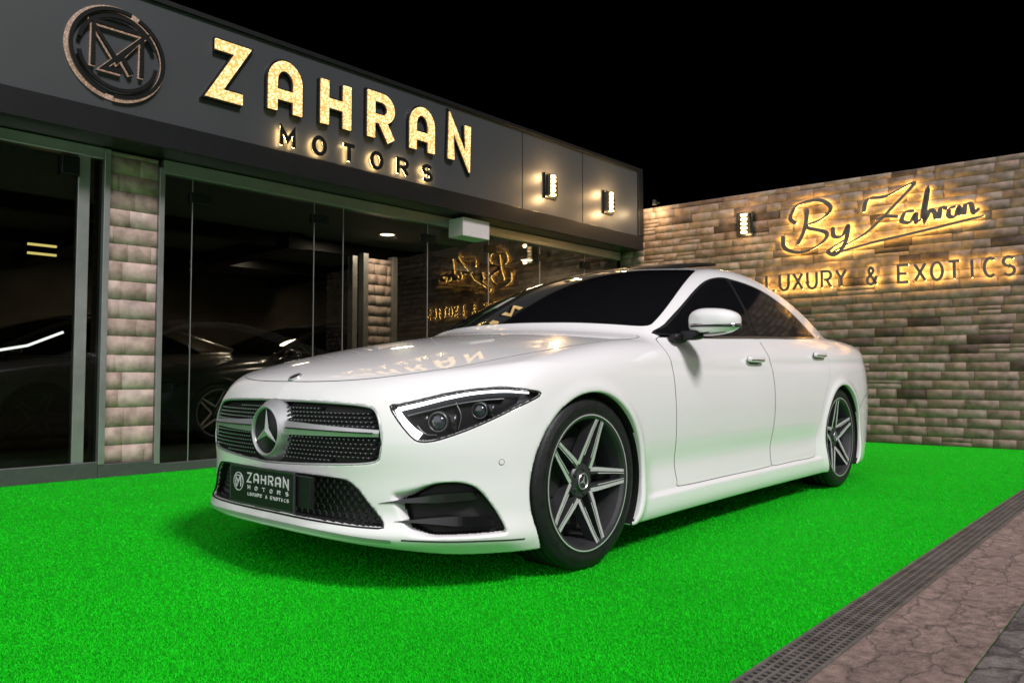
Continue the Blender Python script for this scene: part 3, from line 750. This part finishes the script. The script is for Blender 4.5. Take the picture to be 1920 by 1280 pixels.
SC=[[(.135,.86),(.118,.5),(.075,.2)],
[(-.01,.40),(.00,.16),(.09,.05),(.20,.16),(.240,.36),(.125,.52),(.22,.64),(.265,.82),(.20,.99),(.08,.95),(.035,.72),(.07,.60)],
[(.275,.46),(.28,.29),(.325,.28),(.36,.46),(.34,.14),(.29,-.06),(.25,.03),(.34,.2)],
[(.44,.66),(.465,.88),(.56,.90),(.70,1.07),(.60,.72),(.45,.28),(.27,-.02),(.48,.10),(.70,.20),(1.02,.36)],
[(.50,.50),(.56,.54),(.62,.51)],
[(.70,.58),(.655,.57),(.635,.43),(.675,.39),(.705,.53),(.705,.38),(.73,.42)],
[(.73,.42),(.765,.93),(.745,.40),(.775,.56),(.795,.50),(.80,.39)],
[(.815,.39),(.825,.57),(.855,.55)],
[(.895,.57),(.865,.54),(.862,.42),(.89,.41),(.908,.55),(.912,.41)],
[(.93,.41),(.938,.57),(.962,.58),(.975,.43),(1.0,.50)]]
SCm=[[(s0+p[0]*sw_,z0+p[1]*zh) for p in catmull(s,7)] for s in SC]
b=B(); strokes(b,SCm,.038,-.070,-.052,pen=True); b.obj('script_lettering','bronze',sg)
b=B(); strokes(b,SCm,.028,-.046,-.040,pen=True); b.obj('script_backlight','halo',sg)
for i,ch in enumerate('LUXURY & EXOTICS'):
    if ch==' ': continue
    st_=text_strokes(ch,1.66+i*.1635,1.79,.105,.19,0)
    b=B(); strokes(b,st_,.029,-.070,-.052); o=b.obj('letter','bronze',sg)
    b=B(); strokes(b,st_,.016,-.046,-.040); b.obj('letter_backlight','halo',o)
# ---- building
A0=(-2.80,5.99,0); BROT=math.atan2(.731,.683)
bl=empty('showroom_building',A0,BROT,label='single-storey car showroom with grey fascia and full-height glass front',cat='building')
XE=6.34
b=B(); b.box(-5,XE,-.35,3.2,2.66,3.56,0); b.obj('fascia','fascia',bl)
b=B(); b.box(-5,XE+.004,-.372,-.352,2.47,2.66,0); b.box(-5,XE,-.351,5.9,2.47,2.659,0); b.box(-5,XE+.004,-.375,3.2,3.56,3.60,0)
b.box(XE-.10,XE+.006,-.378,-.351,2.66,3.56,0); b.obj('fascia_trim','band',bl,bevel=.003)
for x in(3.90,5.02):
    b=B(); b.box(x,x+.006,-.353,-.3505,2.66,3.56); b.obj('fascia_joint','band',bl)
b=B(); b.box(.0,6.25,-.06,.05,2.36,2.465); b.box(-5,-.41,-.04,.05,2.38,2.465)
b.obj('header_rail','alu',bl,bevel=.004)
b=B(); b.box(.0,6.25,-.045,.03,0,.07); b.box(-5,-.43,-.045,.03,0,.12); b.box(-.43,.02,-.05,.03,0,.10); b.obj('threshold','darkalu',bl,bevel=.003)
cl=empty('stone_column',parent=bl)
stones('column_cladding',-.385,-.03,.10,2.46,-.02,cl,PALP,.14,(.16,.32),.003,0,.05)
b=B(); b.box(-.39,-.025,-.0195,.30,.10,2.46); b.obj('column_core','mortar',cl)
b=B(); b.box(-.432,-.388,-.055,.06,.10,2.46); b.box(-.027,.015,-.055,.06,.07,2.40); b.box(-.60,-.52,-.02,.05,.12,2.38); b.obj('column_edge','alu',cl,bevel=.004)
seams_x=[.02,.256,1.40,1.72,2.78,3.70,4.6,5.5,6.25]
for i in range(len(seams_x)-1):
    b=B(); b.box(seams_x[i]+.005,seams_x[i+1]-.005,-.005,.005,.07,2.36); b.obj('glass_pane','glass',bl)
for x0,x1 in((-3.2,-1.95),(-1.94,-.60),(-.52,-.43)):
    b=B(); b.box(x0+.004,x1-.004,-.005,.005,.12,2.38); b.obj('glass_pane','glass',bl)
for x in seams_x[1:-1]:
    b=B(); b.box(x-.0035,x+.0035,-.008,.008,.07,2.36); b.obj('pane_edge','alu',bl)
for x,z in((.32,2.17),(1.46,2.17),(2.80,2.17),(3.72,2.17),(4.62,2.17),(5.52,2.17)):
    b=B(); b.box(x-.09,x+.09,-.03,.03,z,z+.085); b.obj('door_fitting','band',bl,bevel=.006)
b=B(); b.box(-.72,-.60,-.05,.05,2.22,2.36); b.obj('door_fitting','band',bl,bevel=.006)
b=B(); b.box(3.02,3.42,-.30,-.07,2.24,2.44); b.obj('operator_box','box',bl,bevel=.008)
# interior
b=B(); b.box(-5,6.25,.06,6,-.03,.006); b.obj('interior_floor','ifloor',bl)
b=B(); b.box(-5,6.25,5.9,6.1,0,2.47); b.box(-5.1,-5,.0,6,0,2.47); b.box(6.25,6.33,.06,6,0,2.47); b.obj('interior_wall','iwall',bl)
b=B(); b.box(-5,6.25,.06,5.9,2.44,2.468); b.obj('ceiling','ceil',bl)
for x in(.4,2.2,4.2):
    b=B(); b.box(x,x+.22,1.8,5.9,2.25,2.44); b.obj('ceiling_beam','band',bl)
for y in(1.9,3.9):
    b=B(); b.box(-5,6.25,y,y+.12,2.28,2.43); b.obj('ceiling_beam','band',bl)
for x,y,e_ in((3.09,1.09,20),(5.70,1.2,20),(-1.9,2.2,4),(1.2,4.6,7),(4.4,4.4,22),(2.9,3.4,9)):
    b=B(); lathe(b,[(0,2.432),(.085,2.432)],28,0,'z',(x,y,0)); lathe(b,[(.085,2.432),(.10,2.428),(.105,2.44)],28,1,'z',(x,y,0))
    b.obj('ceiling_lamp',['warmsoft','alu'],bl)
    l=bpy.data.lights.new('ceiling_glow','AREA'); l.shape='DISK'; l.size=.3; l.energy=e_; l.color=(1,.80,.55); lo=bpy.data.objects.new('ceiling_glow',l); COL.objects.link(lo); lo.parent=bl; lo.location=(x,y,2.40)
ic=empty('interior_column',parent=bl)
stones('column_cladding',3.10,3.46,0,2.2,1.5,ic,PALP,.125,(.12,.22),.008,0,.06)
b=B(); b.box(3.02,3.095,1.46,1.56,0,2.25); b.box(3.465,3.54,1.46,1.56,0,2.25); b.box(2.86,2.93,1.46,1.56,0,2.2); b.obj('column_edge','alu',ic,bevel=.004)
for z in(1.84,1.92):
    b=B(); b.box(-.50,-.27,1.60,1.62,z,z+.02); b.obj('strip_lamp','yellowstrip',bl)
b=B(); tube(b,[(-.78,1.53,.96),(-.5,1.53,1.02),(-.22,1.53,1.15)],.012,10); b.obj('reflection_streak','streakwhite',bl,True)  # glowing rod added as the white streak reflected in the glass
# ---- fascia signs
def sgn_(name,label): return empty(name,A0,BROT,label=label,cat='sign')
zs_=sgn_('shop_sign','large glowing gold capital letters on the grey fascia')
for i,ch in enumerate('ZAHRAN'):
    ZT=text_strokes(ch,.240+i*.504,2.985,.235,.395,0)
    b=B(); strokes(b,ZT,.116,-.385,-.352); o=b.obj('letter','letterblack',zs_)
    b=B(); strokes(b,ZT,.082,-.402,-.386); b.obj('letter_face','bulbs',o)
ms=sgn_('lower_sign','small black backlit capital letters under the large sign')
for i,ch in enumerate('MOTORS'):
    MT=text_strokes(ch,.83+i*.310,2.70,.115,.145,0)
    b=B(); strokes(b,MT,.034,-.402,-.390); o=b.obj('letter','letterblack',ms)
    b=B(); strokes(b,MT,.020,-.386,-.380); b.obj('letter_backlight','halo2',o)
ls=sgn_('emblem_sign','round black emblem with interlaced strokes on the fascia')
cx,cz,R=-.468,3.075,.315
E1=[arc(cx,cz,R,R,75,255,40),arc(cx,cz,R,R,-95,65,40),arc(cx,cz,R*.84,R*.84,20,170,34),arc(cx,cz,R*.84,R*.84,190,350,34)]
E2=[[(cx-.17,cz-.13),(cx-.17,cz+.16),(cx-.01,cz-.06),(cx+.16,cz+.16),(cx+.16,cz-.13)],[(cx-.20,cz+.19),(cx+.19,cz+.19),(cx-.10,cz-.13),(cx+.02,cz-.13)],[(cx+.02,cz-.02),(cx+.09,cz-.13)]]
b=B(); strokes(b,E1,.026,-.392,-.372); strokes(b,E2,.028,-.395,-.372); b.obj('emblem_face','letterblack',ls)
def dots():
    m=bpy.data.materials.new('emblem_glow'); m.use_nodes=True; nt=m.node_tree;N=nt.nodes;L=nt.links;b=N['Principled BSDF']
    tc=N.new('ShaderNodeTexCoord'); v=N.new('ShaderNodeTexVoronoi'); v.inputs['Scale'].default_value=70
    L.new(tc.outputs['Object'],v.inputs['Vector'])
    cr=N.new('ShaderNodeValToRGB'); cr.color_ramp.elements[0].position=.10; cr.color_ramp.elements[0].color=(.8,.54,.38,1)
    cr.color_ramp.elements[1].position=.60; cr.color_ramp.elements[1].color=(.34,.22,.16,1)
    L.new(v.outputs['Distance'],cr.inputs[0]); L.new(cr.outputs[0],b.inputs['Emission Color']); b.inputs['Base Color'].default_value=(.06,.045,.04,1)
    b.inputs['Emission Strength'].default_value=.7; return m
M['embglow']=dots()
b=B(); strokes(b,[arc(cx-.008,cz,R+.012,R+.012,0,360,80)],.034,-.362,-.352); strokes(b,E2,.038,-.364,-.352); b.obj('emblem_glow','embglow',ls)
def lamp(name,base,rot,x,z,y,energy,label,lit=True,w=.085,h=.30):
    e=empty(name,base,rot,label=label,cat='wall lamp'); e['group']='wall lamps on the showroom'
    b=B(); b.box(x-w*1.2,x+w*1.2,y-.03,y,z-h*.5,z+h*.5)
    n=10; P=[(x+w*math.cos(t),y-.03-w*.9*math.sin(t)) for t in np.linspace(0,math.pi,n)]
    v=[(p[0],p[1],z-h*.42) for p in P]+[(p[0],p[1],z+h*.42) for p in P]
    sel=[i for i in range(n-1) if i in(0,1,7,8)] 
    b.add(v,[(i,i+1,n+i+1,n+i) for i in sel],0)
    b.obj('lamp_body','letterblack',e)
    for k in range(5):
        b=B(); zz=z-h*.36+k*h*.18
        selip(b,(x,y-.055,zz),(.042,.030,.019),.6,.6,16)
        b.obj('lamp_bulb','warm',e,True)
    for dz in(.13,-.13):
        l=bpy.data.lights.new('lamp_glow','POINT'); l.energy=energy; l.color=(1,.62,.28); l.shadow_soft_size=.03
        lo=bpy.data.objects.new('lamp_glow',l); COL.objects.link(lo); lo.parent=e; lo.location=(x,y-.16,z+dz)
for x in(4.37,5.54): lamp('wall_lamp',A0,BROT,x,3.0,-.352,12,'black wall lamp with glowing bulbs on the grey fascia')
lamp('wall_lamp',W0,WROT,1.39,2.66,-.020,2.8,'black wall lamp with glowing bulbs on the stone wall')
l=bpy.data.lights.new('corner_glow','POINT'); l.energy=7; l.color=(1,.72,.4); l.shadow_soft_size=.04
sp=empty('spot_lamp',W0,WROT,label='small warm spot fitting at the top of the stone wall',cat='lamp')
b=B(); lathe(b,[(0,3.12),(.03,3.12),(.035,3.06),(.03,3.06),(0,3.065)],16,0,'z',(.18,-.12,0)); b.box(.165,.195,-.12,.02,3.10,3.115); b.obj('lamp_body','letterblack',sp)
lo=bpy.data.objects.new('corner_glow',l); COL.objects.link(lo); lo.parent=sp; lo.location=(.18,-.16,2.99)
# ---- ground
M['turfbase']=mat('turf_base',(.008,.40,.010),.8,noise=.12,nscale=120,bump=.5,bscale=400,spec=.1)
M['blade']=mat('turf_blade',(.01,.4,.01),.7,noise=.12,nscale=1.4,attr='Col',spec=.05)
b=B(); b.add([(-60,-40,0),(60,-40,0),(60,90,0),(-60,90,0)],[(0,1,2,3)])
g=b.obj('ground','turfbase'); g['kind']='structure'; g['label']='ground covered in bright green artificial turf'
N=650000
Y=1/np.random.uniform(1/9.5,1/1.25,N); X=np.random.uniform(-.80,.80,N)*Y
k=(.744*X-.668*Y<-.872)&(((X+2.80)*.731-(Y-5.99)*.683)>.06)&((.61*X+.792*Y)<9.30)
X=X[k];Y=Y[k];n=len(X)
ang=np.random.uniform(0,2*math.pi,n); wd=(.0005+.0005*Y)*np.random.uniform(.7,1.3,n); ht=np.random.uniform(.005,.009,n); ln=np.random.normal(0,.004,(n,2))
V3=np.zeros((n,3,3)); V3[:,0,0]=X-np.cos(ang)*wd;V3[:,0,1]=Y-np.sin(ang)*wd; V3[:,1,0]=X+np.cos(ang)*wd;V3[:,1,1]=Y+np.sin(ang)*wd
V3[:,2,0]=X+ln[:,0];V3[:,2,1]=Y+ln[:,1];V3[:,2,2]=ht; V3[:,:2,2]=.001
kk=np.random.uniform(.80,1.12,n)
C=np.stack([.009*kk+.006*np.random.rand(n),.63*kk,.014*kk,np.ones(n)],1)
C=np.repeat(C,3,0)
t=palette_mesh('artificial_turf',V3.reshape(-1,3),np.arange(3*n).reshape(-1,3),C,'blade'); t['kind']='stuff'; t['label']='short bright green artificial grass blades'; t['category']='artificial turf'
DR=math.atan2(.744,.668); D0=(.552,1.904,0)
def stonepave(name,c1,c2,scale,stretch,mortw=.05,jmin=.78,jh=.25):
    m=bpy.data.materials.new(name); m.use_nodes=True; nt=m.node_tree;N=nt.nodes;L=nt.links;b=N['Principled BSDF']
    tc=N.new('ShaderNodeTexCoord'); nz=N.new('ShaderNodeTexNoise'); nz.inputs['Scale'].default_value=9; nz.inputs['Detail'].default_value=10; nz.inputs['Roughness'].default_value=.65
    L.new(tc.outputs['Object'],nz.inputs['Vector'])
    mpg=N.new('ShaderNodeMapping'); mpg.inputs['Scale'].default_value=(stretch,1,1); L.new(tc.outputs['Object'],mpg.inputs[0])
    dd=N.new('ShaderNodeMix'); dd.data_type='RGBA'; dd.inputs[0].default_value=.10; L.new(mpg.outputs[0],dd.inputs[6]); L.new(nz.outputs['Color'],dd.inputs[7])
    ve=N.new('ShaderNodeTexVoronoi'); ve.feature='DISTANCE_TO_EDGE'; ve.inputs['Scale'].default_value=scale; ve.inputs['Randomness'].default_value=.9; L.new(dd.outputs[2],ve.inputs['Vector'])
    vc=N.new('ShaderNodeTexVoronoi'); vc.inputs['Scale'].default_value=scale; vc.inputs['Randomness'].default_value=.9; L.new(dd.outputs[2],vc.inputs['Vector'])
    sx=N.new('ShaderNodeSeparateColor'); L.new(vc.outputs['Color'],sx.inputs[0])
    tm=N.new('ShaderNodeMix'); tm.data_type='RGBA'; tm.inputs[6].default_value=(*c1,1); tm.inputs[7].default_value=(*c2,1); L.new(sx.outputs[0],tm.inputs[0])
    jt=N.new('ShaderNodeMapRange'); jt.interpolation_type='SMOOTHSTEP'; jt.inputs[1].default_value=0; jt.inputs[2].default_value=mortw; jt.inputs[3].default_value=0; jt.inputs[4].default_value=1; L.new(ve.outputs['Distance'],jt.inputs[0])
    jm=N.new('ShaderNodeMapRange'); jm.inputs[3].default_value=jmin; jm.inputs[4].default_value=1; L.new(jt.outputs[0],jm.inputs[0])
    n2=N.new('ShaderNodeTexNoise'); n2.inputs['Scale'].default_value=26; n2.inputs['Detail'].default_value=12; n2.inputs['Roughness'].default_value=.72; L.new(tc.outputs['Object'],n2.inputs['Vector'])
    mp=N.new('ShaderNodeMapRange'); mp.inputs[1].default_value=.3; mp.inputs[2].default_value=.7; mp.inputs[3].default_value=.45; mp.inputs[4].default_value=1.4; L.new(n2.outputs['Fac'],mp.inputs[0])
    mm=N.new('ShaderNodeMath'); mm.operation='MULTIPLY'; L.new(jm.outputs[0],mm.inputs[0]); L.new(mp.outputs[0],mm.inputs[1])
    mx=N.new('ShaderNodeMix'); mx.data_type='RGBA'; mx.blend_type='MULTIPLY'; mx.inputs[0].default_value=1; L.new(tm.outputs[2],mx.inputs[6]); L.new(mm.outputs[0],mx.inputs[7]); L.new(mx.outputs[2],b.inputs['Base Color'])
    ad=N.new('ShaderNodeMath'); ad.operation='MULTIPLY_ADD'; ad.inputs[1].default_value=jh; L.new(jt.outputs[0],ad.inputs[0]); L.new(n2.outputs['Fac'],ad.inputs[2])
    bp=N.new('ShaderNodeBump'); bp.inputs['Strength'].default_value=1; bp.inputs['Distance'].default_value=.045; L.new(ad.outputs[0],bp.inputs['Height']); L.new(bp.outputs[0],b.inputs['Normal'])
    b.inputs['Roughness'].default_value=.8; return m
M['pink']=stonepave('pink_flagstone',(.42,.295,.25),(.35,.245,.21),9,.5,.05)
M['grey']=stonepave('grey_cobble',(.29,.25,.235),(.21,.18,.17),10,.7,.08,.6,.5)
def strip(name,y0,y1,z,m,label,x0=-6,x1=22,nx=60,ny=4):
    b=B(); xs_=np.linspace(x0,x1,nx); ys_=np.linspace(y0,y1,ny)
    v=[(x,y,z) for x in xs_ for y in ys_]; f=[(i*ny+j,(i+1)*ny+j,(i+1)*ny+j+1,i*ny+j+1) for i in range(nx-1) for j in range(ny-1)]
    b.add(v,[q[::-1] for q in f]); o=b.obj(name,m); o.location=D0; o.rotation_euler=(0,0,DR); o['kind']='structure'; o['label']=label; return o
strip('pavement',-.42,-.135,.010,'pink','pinkish rough flagstone edging')
strip('road',-9,-.42,.006,'grey','grey rough cobbled paving')
M['grate']=mat('galvanised_grate',(.17,.155,.145),.5,.5,noise=.3,nscale=12,bump=.2)
M['void']=mat('drain_void',(.004,.004,.004),.9,noise=.1)
dr=empty('drain_grate',D0,DR,label='long narrow perforated metal drain grate beside the turf',cat='drain grate')
b=B(); b.add([(-2,-.135,.003),(12,-.135,.003),(12,0,.003),(-2,0,.003)],[(0,1,2,3)]); b.obj('drain_channel','void',dr)
b=B(); b.box(-2,12,-.135,-.125,.003,.014); b.box(-2,12,-.010,0,.003,.014)
for k in range(1,5): yy=-.130+k*.0252; b.box(-2,12,yy-.004,yy+.004,.003,.0125)
x=-1.2
while x<10: b.box(x,x+.009,-.125,-.010,.003,.0118); x+=.026
b.obj('grate_bars','grate',dr)
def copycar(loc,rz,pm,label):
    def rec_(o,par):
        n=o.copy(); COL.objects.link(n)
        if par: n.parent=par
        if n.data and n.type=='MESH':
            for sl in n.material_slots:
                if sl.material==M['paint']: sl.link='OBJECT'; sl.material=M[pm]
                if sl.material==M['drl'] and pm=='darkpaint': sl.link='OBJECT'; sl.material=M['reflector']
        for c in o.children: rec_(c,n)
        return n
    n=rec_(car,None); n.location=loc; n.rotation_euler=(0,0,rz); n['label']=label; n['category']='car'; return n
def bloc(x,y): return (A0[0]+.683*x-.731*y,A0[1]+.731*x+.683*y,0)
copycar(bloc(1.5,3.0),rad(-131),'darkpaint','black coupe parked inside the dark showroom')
copycar(bloc(-1.3,3.4),rad(-131),'silverpaint','beige coupe copy added behind the glass as the reflection of a car')  # added car, stands in for one reflected in the showroom glass
# ============================================================ LIGHT
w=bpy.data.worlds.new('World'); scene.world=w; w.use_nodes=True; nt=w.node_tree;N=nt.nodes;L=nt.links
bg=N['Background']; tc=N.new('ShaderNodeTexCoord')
dp_=N.new('ShaderNodeVectorMath'); dp_.operation='DOT_PRODUCT'; dp_.inputs[1].default_value=(-.66,-.70,.26); L.new(tc.outputs['Generated'],dp_.inputs[0])  # glow added behind the camera to fill the car front, black ahead
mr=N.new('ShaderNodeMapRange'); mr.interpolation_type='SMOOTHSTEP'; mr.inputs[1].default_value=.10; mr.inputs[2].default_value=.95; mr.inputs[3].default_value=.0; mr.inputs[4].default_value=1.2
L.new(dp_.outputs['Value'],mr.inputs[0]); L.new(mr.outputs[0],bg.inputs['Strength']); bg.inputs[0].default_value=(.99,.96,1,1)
s=bpy.data.lights.new('sun','SUN'); s.energy=3.0; s.angle=rad(12); s.color=(1,.96,.97)
so_=bpy.data.objects.new('sun',s); COL.objects.link(so_)
el=rad(47); dv=Vector((.71*math.cos(el),-.704*math.cos(el),math.sin(el))); so_.rotation_euler=dv.to_track_quat('Z','Y').to_euler()
cam=bpy.data.cameras.new('camera'); co=bpy.data.objects.new('camera',cam); COL.objects.link(co); scene.camera=co
co.location=(0,0,.756); co.rotation_euler=(rad(92.574),0,0); cam.sensor_width=36; cam.lens=26.7; cam.clip_end=300; cam.clip_start=.05
scene.view_settings.view_transform='Standard'; scene.view_settings.look='None'; scene.view_settings.exposure=0
